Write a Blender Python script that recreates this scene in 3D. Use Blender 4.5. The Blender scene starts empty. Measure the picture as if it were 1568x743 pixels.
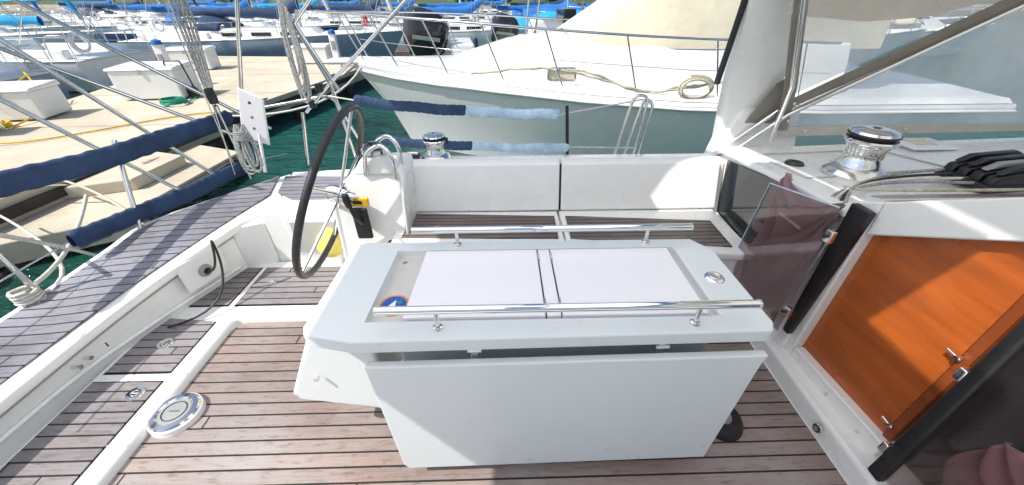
import bpy, bmesh, math, random
from mathutils import Vector, Matrix
R=random.Random(7)
sc=bpy.context.scene
COL=bpy.context.collection
# ------------------------------------------------------------------ materials
class NT:
    def __init__(s,name):
        s.m=bpy.data.materials.new(name); s.m.use_nodes=True; s.nt=s.m.node_tree
        s.b=s.nt.nodes['Principled BSDF']; s.out=s.nt.nodes['Material Output']
    def n(s,t,**kw):
        nd=s.nt.nodes.new(t)
        for k,v in kw.items():
            if k.startswith('i_'):
                key=k[2:]; key=int(key) if key.isdigit() else key.replace('_',' ')
                if hasattr(v,'is_output'): s.nt.links.new(v,nd.inputs[key])
                else: nd.inputs[key].default_value=v
            else: setattr(nd,k,v)
        return nd
    def math(s,op,a,b=0.0,c=0.0):
        return s.n('ShaderNodeMath',operation=op,i_0=a,i_1=b,i_2=c).outputs[0]
    def link(s,a,b): s.nt.links.new(a,b)
    def obj(s): return s.n('ShaderNodeTexCoord').outputs['Object']
    def noise(s,vec,scale,detail=4,rough=.55):
        return s.n('ShaderNodeTexNoise',i_Vector=vec,i_Scale=scale,i_Detail=detail,i_Roughness=rough).outputs['Fac']
    def mapping(s,vec,sc): return s.n('ShaderNodeMapping',i_Vector=vec,i_Scale=sc).outputs[0]
    def mix(s,f,a,b): 
        return s.n('ShaderNodeMixRGB',i_0=f,i_1=a,i_2=b).outputs[0]
    def rng(s,v,a,b,c,d): return s.n('ShaderNodeMapRange',i_0=v,i_1=a,i_2=b,i_3=c,i_4=d).outputs[0]
    def bump(s,h,dist,strength=1.):
        s.link(s.n('ShaderNodeBump',i_Height=h,i_Distance=dist,i_Strength=strength).outputs[0],s.b.inputs['Normal'])
def c4(c,k=1.): return (min(1,c[0]*k),min(1,c[1]*k),min(1,c[2]*k),1)
def mat(name,col,rough=.5,metal=0,var=.08,vs=3.,bump=0,bs=60,coat=0,stretch=None,dirt=0,sheen=0):
    t=NT(name); o=t.obj()
    v=t.mapping(o,stretch) if stretch else o
    f=t.rng(t.noise(v,vs,6),.3,.7,0,1)
    c=t.mix(f,c4(col,1-var),c4(col,1+var))
    if dirt:
        g=t.rng(t.noise(o,vs*2.7,8,.7),.52,.75,0,dirt)
        c=t.mix(g,c,c4((col[0]*.55,col[1]*.5,col[2]*.42)))
    t.link(c,t.b.inputs['Base Color'])
    rr=t.rng(t.noise(o,vs*4,4),.3,.7,max(.02,rough*.75),min(1,rough*1.3)); t.link(rr,t.b.inputs['Roughness'])
    t.b.inputs['Metallic'].default_value=metal
    t.b.inputs['Coat Weight'].default_value=coat
    if bump: t.bump(t.noise(v,bs,5,.6),bump)
    return t.m
def teak(name,period,off=0.,c1=(.34,.245,.21),c2=(.20,.14,.12),seam=.0065,L=4.3,grey=(.34,.315,.31)):
    t=NT(name); o=t.obj(); s=t.n('ShaderNodeSeparateXYZ',i_0=o)
    x,y=s.outputs[0],s.outputs[1]
    yy=t.math('DIVIDE',t.math('ADD',y,off),period)
    row=t.math('FLOOR',yy); fr=t.math('FRACT',yy)
    d=t.math('MULTIPLY',t.math('MINIMUM',fr,t.math('SUBTRACT',1.,fr)),period)
    rnd=t.n('ShaderNodeTexWhiteNoise',noise_dimensions='1D',i_W=row).outputs['Value']
    xx=t.math('DIVIDE',t.math('ADD',x,t.math('MULTIPLY',rnd,L*3)),L)
    fx=t.math('FRACT',xx); seg=t.math('FLOOR',xx)
    dx=t.math('MULTIPLY',t.math('MINIMUM',fx,t.math('SUBTRACT',1.,fx)),L)
    dm=t.math('MINIMUM',d,dx)
    mask=t.rng(dm,seam*.38,seam*.6,1,0)
    rnd2=t.n('ShaderNodeTexWhiteNoise',noise_dimensions='2D',i_Vector=t.n('ShaderNodeCombineXYZ',i_0=row,i_1=seg).outputs[0]).outputs['Value']
    gv=t.n('ShaderNodeCombineXYZ',i_0=t.math('ADD',t.math('MULTIPLY',x,5.),t.math('MULTIPLY',row,3.7)),i_1=t.math('MULTIPLY',y,170.),i_2=0.).outputs[0]
    g=t.noise(gv,1.,6,.65)
    base=t.mix(rnd2,c4(c1),c4(c2))
    base=t.mix(t.rng(g,.32,.68,0,.75),base,c4(c1,1.3))
    blot=t.rng(t.noise(o,2.2,6,.6),.36,.64,0,.7)
    base=t.mix(blot,base,c4(grey))
    sp=t.noise(t.mapping(o,(14,60,1)),1.,4,.7)
    dk=t.rng(sp,.52,.70,0,.6)
    base=t.mix(dk,base,c4(c2,.5))
    lg=t.rng(t.noise(o,1.1,3,.5),.35,.65,.74,1.12)
    base=t.n('ShaderNodeMixRGB',blend_type='MULTIPLY',i_0=1.,i_1=base,i_2=t.n('ShaderNodeCombineXYZ',i_0=lg,i_1=lg,i_2=lg).outputs[0]).outputs[0]
    c=t.mix(mask,base,(.008,.008,.009,1))
    t.link(c,t.b.inputs['Base Color'])
    t.link(t.rng(g,.3,.7,.38,.58),t.b.inputs['Roughness'])
    h=t.math('ADD',t.math('MULTIPLY',mask,-1.),t.math('MULTIPLY',g,.35))
    t.bump(h,.002)
    return t.m
WHITE=mat('gelcoat_white',(.88,.88,.85),.26,var=.02,vs=1.6,bump=.0005,bs=18,coat=.3,dirt=.05)
WHITE2=mat('moulded_nonskid_white',(.85,.85,.82),.5,var=.03,vs=3,bump=.0012,bs=220,dirt=.12)
TABLE=mat('table_gelcoat',(.74,.78,.78),.34,var=.015,vs=2.5,bump=.0004,bs=30,coat=.2,dirt=.03)
TRAY=mat('tray_grey',(.62,.60,.56),.45,var=.06,vs=9,dirt=.3)
PANEL=mat('panel_white',(.91,.89,.91),.18,var=.008,vs=1,coat=.3)
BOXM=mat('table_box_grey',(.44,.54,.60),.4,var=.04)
STEEL=mat('stainless_steel',(.78,.77,.75),.13,1,var=.05,vs=12)
CHROME=mat('chrome',(.84,.84,.84),.06,1,var=.03,vs=12)
BLACK=mat('black_plastic',(.018,.018,.02),.35,var=.3,vs=10,bump=.0005)
RUB=mat('black_leather',(.022,.022,.025),.45,var=.3,vs=30,bump=.001,bs=300)
NAVY=mat('navy_canvas',(.026,.055,.125),.85,var=.35,vs=7,bump=.006,bs=22,stretch=(1,1,1))
BLUE=mat('blue_canvas',(.02,.16,.48),.8,var=.2,vs=3,bump=.02,bs=4)
TURQ=mat('turquoise_canvas',(.02,.33,.60),.8,var=.2,vs=3,bump=.02,bs=4)
LBLUE=mat('pale_blue_canvas',(.50,.66,.80),.85,var=.3,vs=9,bump=.006,bs=22)
MAUVE=mat('mauve_canvas',(.36,.215,.235),.85,var=.15,vs=8,bump=.0015,bs=90)
BEIGE=mat('beige_canvas',(.60,.56,.49),.85,var=.12,vs=4,bump=.002,bs=120)
TAUPE=mat('taupe_canvas',(.27,.245,.21),.85,var=.12,vs=5,bump=.002,bs=120)
CREAM=mat('cream_canvas',(.72,.66,.50),.8,var=.1,vs=2,bump=.01,bs=6)
WOOD=mat('varnished_wood',(.44,.10,.016),.3,var=.25,vs=2.2,stretch=(1,1.2,9),bump=.0002,bs=30,coat=.3)
WOODD=mat('varnished_wood_edge',(.24,.055,.012),.35,var=.2,vs=5,stretch=(1,1,8))
CONC=mat('dock_concrete',(.62,.55,.42),.9,var=.14,vs=.8,bump=.006,bs=20,dirt=.4)
CONC2=mat('dock_concrete_side',(.38,.33,.25),.95,var=.2,vs=1.5,bump=.01,bs=12,dirt=.6)
TIMB=mat('dark_piling',(.05,.04,.03),.8,var=.3,vs=4,bump=.01)
ROPEW=mat('rope_white',(.66,.64,.58),.9,var=.2,vs=60,bump=.004,bs=160)
ROPEG=mat('rope_grey',(.33,.34,.33),.9,var=.5,vs=90,bump=.004,bs=160)
ROPET=mat('rope_tan',(.56,.52,.40),.9,var=.25,vs=40,bump=.006,bs=110)
ROPEY=mat('rope_yellow',(.75,.50,.03),.8,var=.2,vs=40)
HOSEG=mat('hose_green',(.01,.30,.20),.5,var=.2)
REDM=mat('hose_red',(.55,.05,.03),.5)
HULLW=mat('boat_hull_white',(.84,.84,.82),.25,var=.03,vs=.7,coat=.2,dirt=.08)
HULLB=mat('boat_hull_blue',(.03,.07,.16),.2,var=.1,vs=.8,coat=.3)
HULLG=mat('boat_hull_greyblue',(.24,.33,.42),.25,var=.08,vs=.8,coat=.2)
DECKB=mat('boat_deck_cream',(.72,.69,.60),.6,var=.06,vs=1.5,dirt=.2)
ALU=mat('mast_aluminium',(.62,.62,.60),.35,.6,var=.1,vs=3)
MASTW=mat('mast_white',(.75,.75,.72),.4,var=.05)
GLASSD=mat('dark_window',(.02,.025,.03),.08,var=.1,coat=.5)
YEL=mat('yellow_label',(.72,.42,.02),.4,var=.15,vs=30)
YBAG=mat('yellow_bag',(.80,.66,.16),.6,var=.2,vs=9,bump=.01,bs=12)
BADGE1=mat('badge_orange',(.78,.25,.04),.35,var=.15,vs=30)
BADGE2=mat('badge_blue',(.02,.10,.45),.3,var=.3,vs=40)
GREYM=mat('grey_plastic',(.30,.31,.31),.5,var=.1)
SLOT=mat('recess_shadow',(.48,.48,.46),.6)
CAULK=mat('black_caulk',(.01,.01,.011),.6)
TEAKF=teak('teak_floor',.056,.012,(.33,.245,.205),(.195,.143,.125))
TEAKH=teak('teak_hatch',.050,.0,(.26,.225,.22),(.15,.135,.14),grey=(.29,.29,.31))  # bluish tint puts reflected sheen into the board colour
TEAKS=teak('teak_transom',.056,.02,(.235,.22,.24),(.135,.13,.15),grey=(.26,.27,.31))  # blue-grey tint carries the specular sheen in the base colour
TEAKB=teak('teak_bench',.036,.01,(.17,.13,.11),(.09,.065,.057),L=6.1,grey=(.17,.145,.13))
TREE=mat('tree_leaves',(.07,.16,.03),.8,var=.5,vs=1.2)
BARK=mat('bark',(.12,.09,.06),.9,var=.3)
def clearmat(name,tint,haze,hcol=(.8,.8,.8),gl=.06,trans=0.,glk=1.):
    t=NT(name)
    tr=t.n('ShaderNodeBsdfTransparent',i_Color=c4(tint)); g=t.n('ShaderNodeBsdfGlossy',i_Roughness=gl)
    df=t.n('ShaderNodeBsdfDiffuse',i_Color=c4(hcol)); tl=t.n('ShaderNodeBsdfTranslucent',i_Color=c4(hcol))
    dd=t.n('ShaderNodeMixShader',i_0=trans,i_1=df.outputs[0],i_2=tl.outputs[0])
    nz=t.rng(t.noise(t.obj(),2.2,5),.35,.7,haze*.7,min(1,haze*1.3))
    m1=t.n('ShaderNodeMixShader',i_0=nz,i_1=tr.outputs[0],i_2=dd.outputs[0])
    fr=t.n('ShaderNodeFresnel',i_IOR=1.45)
    bp=t.n('ShaderNodeBump',i_Height=t.noise(t.obj(),3,3),i_Distance=.006,i_Strength=.5)
    t.link(bp.outputs[0],g.inputs['Normal'])
    m2=t.n('ShaderNodeMixShader',i_0=t.math('MULTIPLY',fr.outputs[0],glk),i_1=m1.outputs[0],i_2=g.outputs[0])
    t.link(m2.outputs[0],t.out.inputs[0]); return t.m
SMOKE=clearmat('smoked_acrylic',(.86,.80,.80),.02,(.3,.28,.28),glk=.5)
VINYL=clearmat('glare_vinyl',(.96,.98,.98),.55,(.94,.95,.95),trans=.6,glk=.5)  # vinyl with washed-out white glare mixed into its colour as haze
def translucent(name,col,k=.8):
    t=NT(name); 
    d=t.n('ShaderNodeBsdfDiffuse',i_Color=c4(col)); tl=t.n('ShaderNodeBsdfTranslucent',i_Color=c4(col))
    m=t.n('ShaderNodeMixShader',i_0=k,i_1=d.outputs[0],i_2=tl.outputs[0]); t.link(m.outputs[0],t.out.inputs[0]); return t.m
BIM=translucent('bimini_canvas',(.96,.95,.92),.85)
def watermat():
    t=NT('harbour_water'); o=t.obj()
    c=t.mix(t.rng(t.noise(o,.35,4),.35,.65,0,1),(.008,.05,.032,1),(.016,.10,.085,1)); t.link(c,t.b.inputs['Base Color'])
    t.b.inputs['Roughness'].default_value=.06; t.b.inputs['IOR'].default_value=1.33
    h=t.math('ADD',t.noise(t.mapping(o,(1,1.8,1)),2.2,4,.55),t.math('MULTIPLY',t.noise(o,8,3),.25)); t.bump(h,.16)
    return t.m
WATER=watermat()
# ------------------------------------------------------------------ helpers
def grp(name,loc=(0,0,0),rz=0):
    e=bpy.data.objects.new(name,None); e.empty_display_size=.1; e.location=loc; e.rotation_euler=(0,0,rz); COL.objects.link(e); return e
def mk(name,verts,faces,m,par=None,bevel=0,smooth=False,seg=2,autos=True):
    me=bpy.data.meshes.new(name); me.from_pydata([tuple(v) for v in verts],[],faces)
    bm=bmesh.new(); bm.from_mesh(me); bmesh.ops.recalc_face_normals(bm,faces=bm.faces); bm.to_mesh(me); bm.free()
    me.materials.append(m)
    o=bpy.data.objects.new(name,me); COL.objects.link(o)
    if par: o.parent=par
    if bevel:
        b=o.modifiers.new('b','BEVEL'); b.width=bevel; b.segments=seg; b.limit_method='ANGLE'; b.angle_limit=math.radians(35)
        for p in me.polygons: p.use_smooth=True
        w=o.modifiers.new('w','WEIGHTED_NORMAL'); w.keep_sharp=True
    elif smooth:
        for p in me.polygons: p.use_smooth=True
    return o
def ext(name,pts,vec,m,par=None,bevel=0,seg=2):
    n=len(pts); vec=Vector(vec); a=[Vector(p) for p in pts]; b=[p+vec for p in a]
    f=[list(range(n)),list(range(n,2*n))[::-1]]+[[i,(i+1)%n,n+(i+1)%n,n+i] for i in range(n)]
    return mk(name,a+b,f,m,par,bevel,seg=seg)
def prism(name,pts,z0,z1,m,par=None,bevel=0,seg=2): return ext(name,[(p[0],p[1],z0) for p in pts],(0,0,z1-z0),m,par,bevel,seg)
def box(name,a,b,m,par=None,bevel=0,seg=2):
    return prism(name,[(a[0],a[1]),(b[0],a[1]),(b[0],b[1]),(a[0],b[1])],a[2],b[2],m,par,bevel,seg)
def tube(name,paths,r,m,par=None,cyc=False,smooth=False,res=4):
    cu=bpy.data.curves.new(name,'CURVE'); cu.dimensions='3D'; cu.bevel_depth=r; cu.bevel_resolution=res; cu.use_fill_caps=True
    if paths and not hasattr(paths[0][0],'__len__'): paths=[paths]
    for p in paths:
        if smooth:
            s=cu.splines.new('NURBS'); s.points.add(len(p)-1); s.order_u=min(4,len(p)); s.use_endpoint_u=True; s.resolution_u=6
        else:
            s=cu.splines.new('POLY'); s.points.add(len(p)-1)
        for i,q in enumerate(p): s.points[i].co=(q[0],q[1],q[2],1)
        s.use_cyclic_u=cyc; s.use_smooth=True
    cu.materials.append(m); o=bpy.data.objects.new(name,cu); COL.objects.link(o)
    if par: o.parent=par
    return o
def rnd_path(pts,rad=.05,n=4):
    P=[Vector(p) for p in pts]; out=[P[0]]
    for i in range(1,len(P)-1):
        a=(P[i-1]-P[i]); b=(P[i+1]-P[i]); k=min(rad,a.length*.45,b.length*.45)
        p0=P[i]+a.normalized()*k; p2=P[i]+b.normalized()*k
        for j in range(n+1):
            t=j/n; out.append(p0*(1-t)**2+P[i]*2*t*(1-t)+p2*t*t)
    out.append(P[-1]); return out
def lathe(name,prof,loc,m,par=None,axis=(0,0,1),seg=32,sharp=False):
    vs=[];fs=[];n=len(prof)
    for i in range(seg):
        a=2*math.pi*i/seg
        for r,z in prof: vs.append(Vector((r*math.cos(a),r*math.sin(a),z)))
    for i in range(seg):
        j=(i+1)%seg
        for k in range(n-1): fs.append([i*n+k,j*n+k,j*n+k+1,i*n+k+1])
    q=Vector((0,0,1)).rotation_difference(Vector(axis).normalized()); L=Vector(loc)
    vs=[q@v+L for v in vs]
    o=mk(name,vs,fs,m,par,0,not sharp)
    bm=bmesh.new(); bm.from_mesh(o.data); bmesh.ops.remove_doubles(bm,verts=bm.verts,dist=1e-5); bmesh.ops.recalc_face_normals(bm,faces=bm.faces); bm.to_mesh(o.data); bm.free()
    if not sharp:
        for p in o.data.polygons: p.use_smooth=True
        e=o.modifiers.new('e','EDGE_SPLIT'); e.split_angle=math.radians(40)
    return o
def cyl(name,a,b,r,m,par=None,seg=20,r2=None):
    a=Vector(a); b=Vector(b); h=(b-a).length; r2=r if r2 is None else r2
    return lathe(name,[(0,0),(r,0),(r2,h),(0,h)],a,m,par,b-a,seg)
def grid(name,fn,nu,nv,m,par=None,thick=0):
    vs=[fn(i/nu,j/nv) for i in range(nu+1) for j in range(nv+1)]
    fs=[[i*(nv+1)+j,(i+1)*(nv+1)+j,(i+1)*(nv+1)+j+1,i*(nv+1)+j+1] for i in range(nu) for j in range(nv)]
    o=mk(name,vs,fs,m,par,0,True)
    if thick:
        s=o.modifiers.new('s','SOLIDIFY'); s.thickness=thick; s.offset=0
    return o
def coil(c,r,n,dz=.004,jit=.01,ax='z',stretch=1.0):
    out=[]
    for i in range(n*14):
        a=2*math.pi*i/14; rr=r*(1+R.uniform(-jit,jit)*4)
        x,y=rr*math.cos(a),rr*math.sin(a)*stretch
        if ax=='z': out.append((c[0]+x,c[1]+y,c[2]+dz*i/14+R.uniform(0,jit*.3)))
        else: out.append((c[0]+x,c[1]+R.uniform(-jit,jit)*2.5,c[2]+y))
    return out
# ------------------------------------------------------------------ own boat
B=grp('sailboat')
outline=[(-2.46,-1.5),(-2.43,1.3),(-2.34,1.82),(-2.03,2.42),(-1.62,2.70),(-.6,2.80),(1.3,2.82),(4,2.6),(7,1.6),(9,.6),(7,-.4),(4,-1.4),(1.3,-1.65)]
prism('hull',outline,-1.25,-.03,WHITE,B,.02)
prism('sole_base',[(-1.92,-.6),(1.3,-.6),(1.3,1.62),(-.6,1.62),(-.6,2.02),(-1.75,2.02),(-1.86,1.5)],-.03,.0,WHITE2,B)
prism('teak_floor',[(-1.468,-.3),(1.235,-.3),(1.255,.9),(1.275,1.50),(-1.38,1.495),(-1.43,1.485),(-1.458,1.455),(-1.468,1.42)],.0,.006,TEAKF,B)
def rail(name,pts,w,z,m,par):
    P=[Vector((p[0],p[1])) for p in pts]; vs=[];fs=[]; prof=[(-.5,-.03),(-.5,.6),(-.40,.92),(-.2,1),(.2,1),(.40,.92),(.5,.6),(.5,-.03)]
    for i,p in enumerate(P):
        a=P[max(0,i-1)]; b=P[min(len(P)-1,i+1)]; t=(b-a).normalized(); n=Vector((-t.y,t.x))
        for u,h in prof: vs.append((p.x+n.x*u*w,p.y+n.y*u*w,h*z if h>0 else -.02))
    k=len(prof)
    for i in range(len(P)-1):
        for j in range(k-1): fs.append([i*k+j,(i+1)*k+j,(i+1)*k+j+1,i*k+j+1])
    return mk(name,vs,fs,m,par,0,True)
prism('aft_sole',[(-1.90,-.5),(-1.50,-.5),(-1.50,1.545),(-.62,1.545),(-.62,2.02),(-1.75,2.02),(-1.90,1.5)],-.02,.030,WHITE,B)
rail('moulding_rail',rnd_path([(-1.512,-.5),(-1.512,1.16),(-1.512,1.18),(-1.512,1.53),(-.60,1.54)],.09,8),.085,.048,WHITE,B)
lathe('drain_pad',[(0,.0385),(.086,.0385),(.096,.030),(.099,0)],(-1.405,.945,.0),WHITE,B,seg=48)
for y in (.80,1.13): box('rail_joint',(-1.556,y-.002,.047),(-1.468,y+.002,.0492),SLOT,B)
def plate(name,pts,z,m,par,th=.006):
    c=Vector((sum(p[0] for p in pts)/len(pts),sum(p[1] for p in pts)/len(pts)))
    big=[((p[0]-c.x)*1.0+c.x+math.copysign(.006,p[0]-c.x),(p[1]-c.y)+c.y+math.copysign(.006,p[1]-c.y)) for p in pts]
    prism(name+'_gap',big,z-.004,z+.001,CAULK,par)
    prism(name,pts,z,z+th,m,par)
for nm,pts in [('hatch_a',[(-1.885,-.4),(-1.575,-.4),(-1.575,1.10),(-1.885,1.10)]),('hatch_b',[(-1.875,1.15),(-1.575,1.15),(-1.57,1.47),(-1.865,1.505)]),
               ('hatch_c',[(-1.83,1.60),(-1.58,1.60),(-1.575,1.95),(-1.80,1.95)]),('hatch_d',[(-1.54,1.60),(-1.0,1.60),(-1.0,1.95),(-1.54,1.95)]),('hatch_e',[(-.97,1.60),(-.92,1.60),(-.92,1.66),(-.97,1.66)])]:
    plate(nm,pts,.030,TEAKH,B)
for i,(x,y) in enumerate([(-1.64,1.035),(-1.72,1.32),(-1.43,1.80)]):
    h=grp('hatch_lift_ring' ,(x,y,.037)) ; r=.036 if i<2 else .026
    lathe('flange',[(r*.55,.0),(r*.6,.005),(r*.9,.006),(r,.001),(r,-.002)],(0,0,0),CHROME,h)
    lathe('well',[(0,.0008),(r*.56,.0008)],(0,0,0),BLACK,h)
    tube('ring',[[(r*.4*math.cos(a*.35),r*.4*math.sin(a*.35),.004) for a in range(18)]],.0035,CHROME,h)
    cyl('latch',(-r*.5,0,.004),(r*.5,0,.004),.003,CHROME,h,8)
d=grp('deck_inspection_plate',(-1.405,.945,.036))
lathe('bezel',[(.060,.003),(.066,.009),(.084,.007),(.090,0)],(0,0,0),STEEL,d,seg=48)
lathe('cap',[(0,.004),(.059,.004),(.061,.001)],(0,0,0),GREYM,d,seg=48)
tube('key_slots',[[(.02,0,.005),(-.02,0,.005)],[(.045*math.cos(a*.3),.045*math.sin(a*.3),.005) for a in range(22)]],.002,BLACK,d)
# transom walk strip
inn=[(-1.93,-.5,.22),(-1.92,.9,.22),(-1.82,1.40,.275),(-1.66,1.86,.335),(-1.49,2.28,.385)]
outr=[(-2.46,-.5,.22),(-2.42,1.30,.22),(-2.33,1.79,.275),(-2.20,2.10,.335),(-1.60,2.66,.39)]
def resamp(L,n=18):
    out=[]
    P=[Vector(p) for p in L]; 
    for i in range(n+1):
        t=i/n*(len(P)-1); k=min(int(t),len(P)-2); u=t-k
        p0=P[max(0,k-1)];p1=P[k];p2=P[k+1];p3=P[min(len(P)-1,k+2)]
        out.append(tuple(.5*((2*p1)+(p2-p0)*u+(2*p0-5*p1+4*p2-p3)*u*u+(3*p1-p0-3*p2+p3)*u**3)))
    return out
def strip(name,a,b,dz,th,m):
    a=resamp(a); b=resamp(b)
    n=len(a); vs=[(p[0],p[1],p[2]+dz) for p in a]+[(p[0],p[1],p[2]+dz) for p in b]
    vs+= [(v[0],v[1],v[2]-th) for v in vs]
    f=[]
    for i in range(n-1):
        f.append([i,i+1,n+i+1,n+i]); f.append([2*n+i,3*n+i,3*n+i+1,2*n+i+1])
        f.append([i,2*n+i,2*n+i+1,i+1]); f.append([n+i,n+i+1,3*n+i+1,3*n+i])
    f.append([0,n,3*n,2*n]); f.append([n-1,3*n-1,4*n-1,2*n-1])
    return mk(name,vs,f,m,B,.012 if th>.02 else 0)
def shift(L,dx,dy=0,dz=0): return [(p[0]+dx,p[1]+dy,p[2]+dz) for p in L]
strip('transom_cap',inn,outr,0,.05,WHITE)
strip('transom_body',shift(inn,-.04),shift(outr,.01),-.05,.5,WHITE)
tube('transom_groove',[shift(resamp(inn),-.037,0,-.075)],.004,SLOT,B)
tube('transom_lower_bead',[[(p[0]-.03,p[1],.075) for p in resamp(inn)[:15]]],.010,WHITE,B)
tin=shift(inn,-.085); tout=shift(outr,.05,-.02); tin[-1]=(-1.58,2.30,.385); tout[-1]=(-1.66,2.60,.39)
strip('transom_teak',tin,tout,.005,.005,TEAKS)
# quarter deck port
Q=[(-1.50,2.03),(-.55,2.03),(-.55,2.80),(-1.60,2.68),(-1.48,2.28)]
prism('quarter_deck',Q,-.02,.395,WHITE,B,.015)
prism('quarter_wall',[(-1.66,1.95),(-1.5,2.03),(-1.48,2.3),(-1.62,2.3),(-1.70,1.97)],-.02,.33,WHITE,B,.01)
prism('quarter_teak',[(-1.52,2.30),(-1.38,2.20),(-.95,2.20),(-.95,2.55),(-1.60,2.58)],.397,.402,TEAKS,B)
box('quarter_locker_frame',(-1.36,2.015,.09),(-.98,2.028,.36),WHITE2,B,.006)
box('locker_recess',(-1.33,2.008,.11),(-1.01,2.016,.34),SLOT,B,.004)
yb=grp('yellow_bag',(-1.10,1.985,.22)); 
lathe('bag',[(0,-.10),(.05,-.10),(.085,-.05),(.075,.03),(.03,.075),(.0,.08)],(0,0,0),YBAG,yb,seg=14)
sk=grp('shore_power_socket',(-1.72,1.72,.20),math.radians(-20))
box('plate',(-.0,-.12,-.08),(.012,.12,.10),WHITE2,sk,.006)
lathe('outlet',[(0,.02),(.025,.02),(.035,.01),(.037,0)],(.012,0,0),GREYM,sk,axis=(1,0,0)); lathe('outlet_hole',[(0,.024),(.018,.024),(.02,.018)],(.012,0,0),BLACK,sk,axis=(1,0,0))
tube('cable',[[(.03,0,0),(.10,.0,.0),(.14,.03,.15),(.10,.06,.24),(.15,.03,-.02),(.22,-.15,-.14),(.05,-.3,-.15)]],.006,BLACK,sk,smooth=True)
for i,y in enumerate([.62,.74,1.12,1.17,1.55]):
    cyl('transom_fastener',(-1.97+.0*i,y,.12),(-1.945 if y<1 else -1.90,y,.12),.010,STEEL,B)
for y in (.66,1.25): box('transom_slot',(-1.97,y,.10),(-1.952 if y<1 else -1.905,y+.08,.13),BLACK,B,.003)
# port bench, coaming, side deck
xb0,xb1=-.585,1.32
prof=[(1.66,-.02),(1.63,.38),(1.97,.40),(2.06,.685),(2.10,.70),(2.20,.685),(2.30,.60),(2.42,.44),(2.80,.40),(2.80,-.03)]
ext('coaming',[(xb0,y,z) for y,z in prof],(xb1-xb0,0,0),WHITE,B,.012,3)
prism('bench_front',[(-.59,1.62),(1.26,1.50),(1.30,1.62),(1.30,1.7),(-.59,1.7)],-.02,.40,WHITE,B,.01)
def bench(nm,x0,x1,yf0,yf1):
    prism(nm+'_seat_rim',[(x0,yf0),(x1,yf1),(x1,1.95),(x0,1.965)],.385,.43,WHITE,B,.012,3)
bench('bench_a',-.595,.322,1.615,1.56); bench('bench_b',.332,1.27,1.56,1.47)
prism('bench_a_teak',[(-.545,1.665),(.29,1.635),(.295,1.875),(-.525,1.925)],.431,.436,TEAKB,B)
prism('bench_b_teak',[(.355,1.635),(1.17,1.535),(1.18,1.80),(.36,1.875)],.431,.436,TEAKB,B)
def back(nm,x0,x1):
    ext(nm,[(x0,1.935,.445),(x0,1.95,.43),(x0,2.05,.67),(x0,2.085,.712),(x0,2.05,.712),(x0,2.02,.695)],(x1-x0,0,0),WHITE,B,.006,3)
back('backrest_a',-.56,.329); back('backrest_b',.341,1.27)
ext('backrest_gap',[(.327,1.945,.44),(.327,2.03,.69),(.327,2.045,.69),(.327,1.965,.44)],(.016,0,0),CAULK,B)
# pedestal / helm
PD=grp('helm_pedestal')
ext('column',[(-.90,1.66,-.0),(-.87,1.67,.62),(-.84,1.72,.70),(-.74,1.80,.76),(-.52,1.86,.74),(-.51,1.70,.64),(-.52,1.66,-.0)],(0,.28,0),WHITE,PD,.03,4)
ext('console',[(-.78,1.78,.73),(-.72,1.80,.82),(-.62,1.80,.84),(-.55,1.80,.73)],(0,.14,0),WHITE,PD,.02,3)
for k,y in enumerate((1.78,1.93)):
    tube('guard_loop',[rnd_path([(-.70,y,.74),(-.68,y,.86),(-.60,y+.02,.90),(-.55,y,.84),(-.55,y,.72)],.06)],.011,CHROME,PD)
lathe('compass',[(.055,0),(.055,.02),(.045,.04),(.025,.05),(0,.052)],(-.66,1.86,.835),GLASSD,PD)
lathe('compass_ring',[(.055,0),(.065,.002),(.063,.02),(.055,.022)],(-.66,1.86,.835),CHROME,PD)
box('lever_plate',(-.765,1.645,.44),(-.685,1.668,.62),BLACK,PD,.012,3)
box('warning_label',(-.755,1.652,.63),(-.67,1.672,.672),YEL,PD,.003); box('warning_label_text',(-.745,1.650,.645),(-.70,1.6525,.660),BLACK,PD)
tube('throttle_lever',[rnd_path([(-.72,1.64,.54),(-.73,1.60,.60),(-.745,1.60,.68)],.03)],.010,BLACK,PD)
lathe('lever_knob',[(0,-.02),(.014,-.015),(.019,.02),(.016,.05),(0,.06)],(-.745,1.60,.67),BLACK,PD,axis=(-.1,0,1))
lathe('engine_panel_cap',[(0,.012),(.02,.012),(.022,0)],(-.60,1.665,.40),BLACK,PD,axis=(0,-1,0))
# wheel
ax=Vector((-.925,-.035,.375)).normalized()
W=grp('steering_wheel',(-.83,1.66,.705)); W.rotation_euler=Vector((0,0,1)).rotation_difference(ax).to_euler()
rw=.42
tube('rim',[[(rw*math.cos(a*math.pi/32),rw*math.sin(a*math.pi/32),0) for a in range(64)]],.016,RUB,W,cyc=True)
for k in range(5):
    a=k*2*math.pi/5+.25
    tube('spoke',[[(.03*math.cos(a),.03*math.sin(a),-.03),((rw-.01)*math.cos(a),(rw-.01)*math.sin(a),0)]],.008,STEEL,W)
lathe('hub',[(0,.03),(.03,.03),(.045,.0),(.045,-.05),(.03,-.10),(0,-.10)],(0,0,0),CHROME,W)
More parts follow.
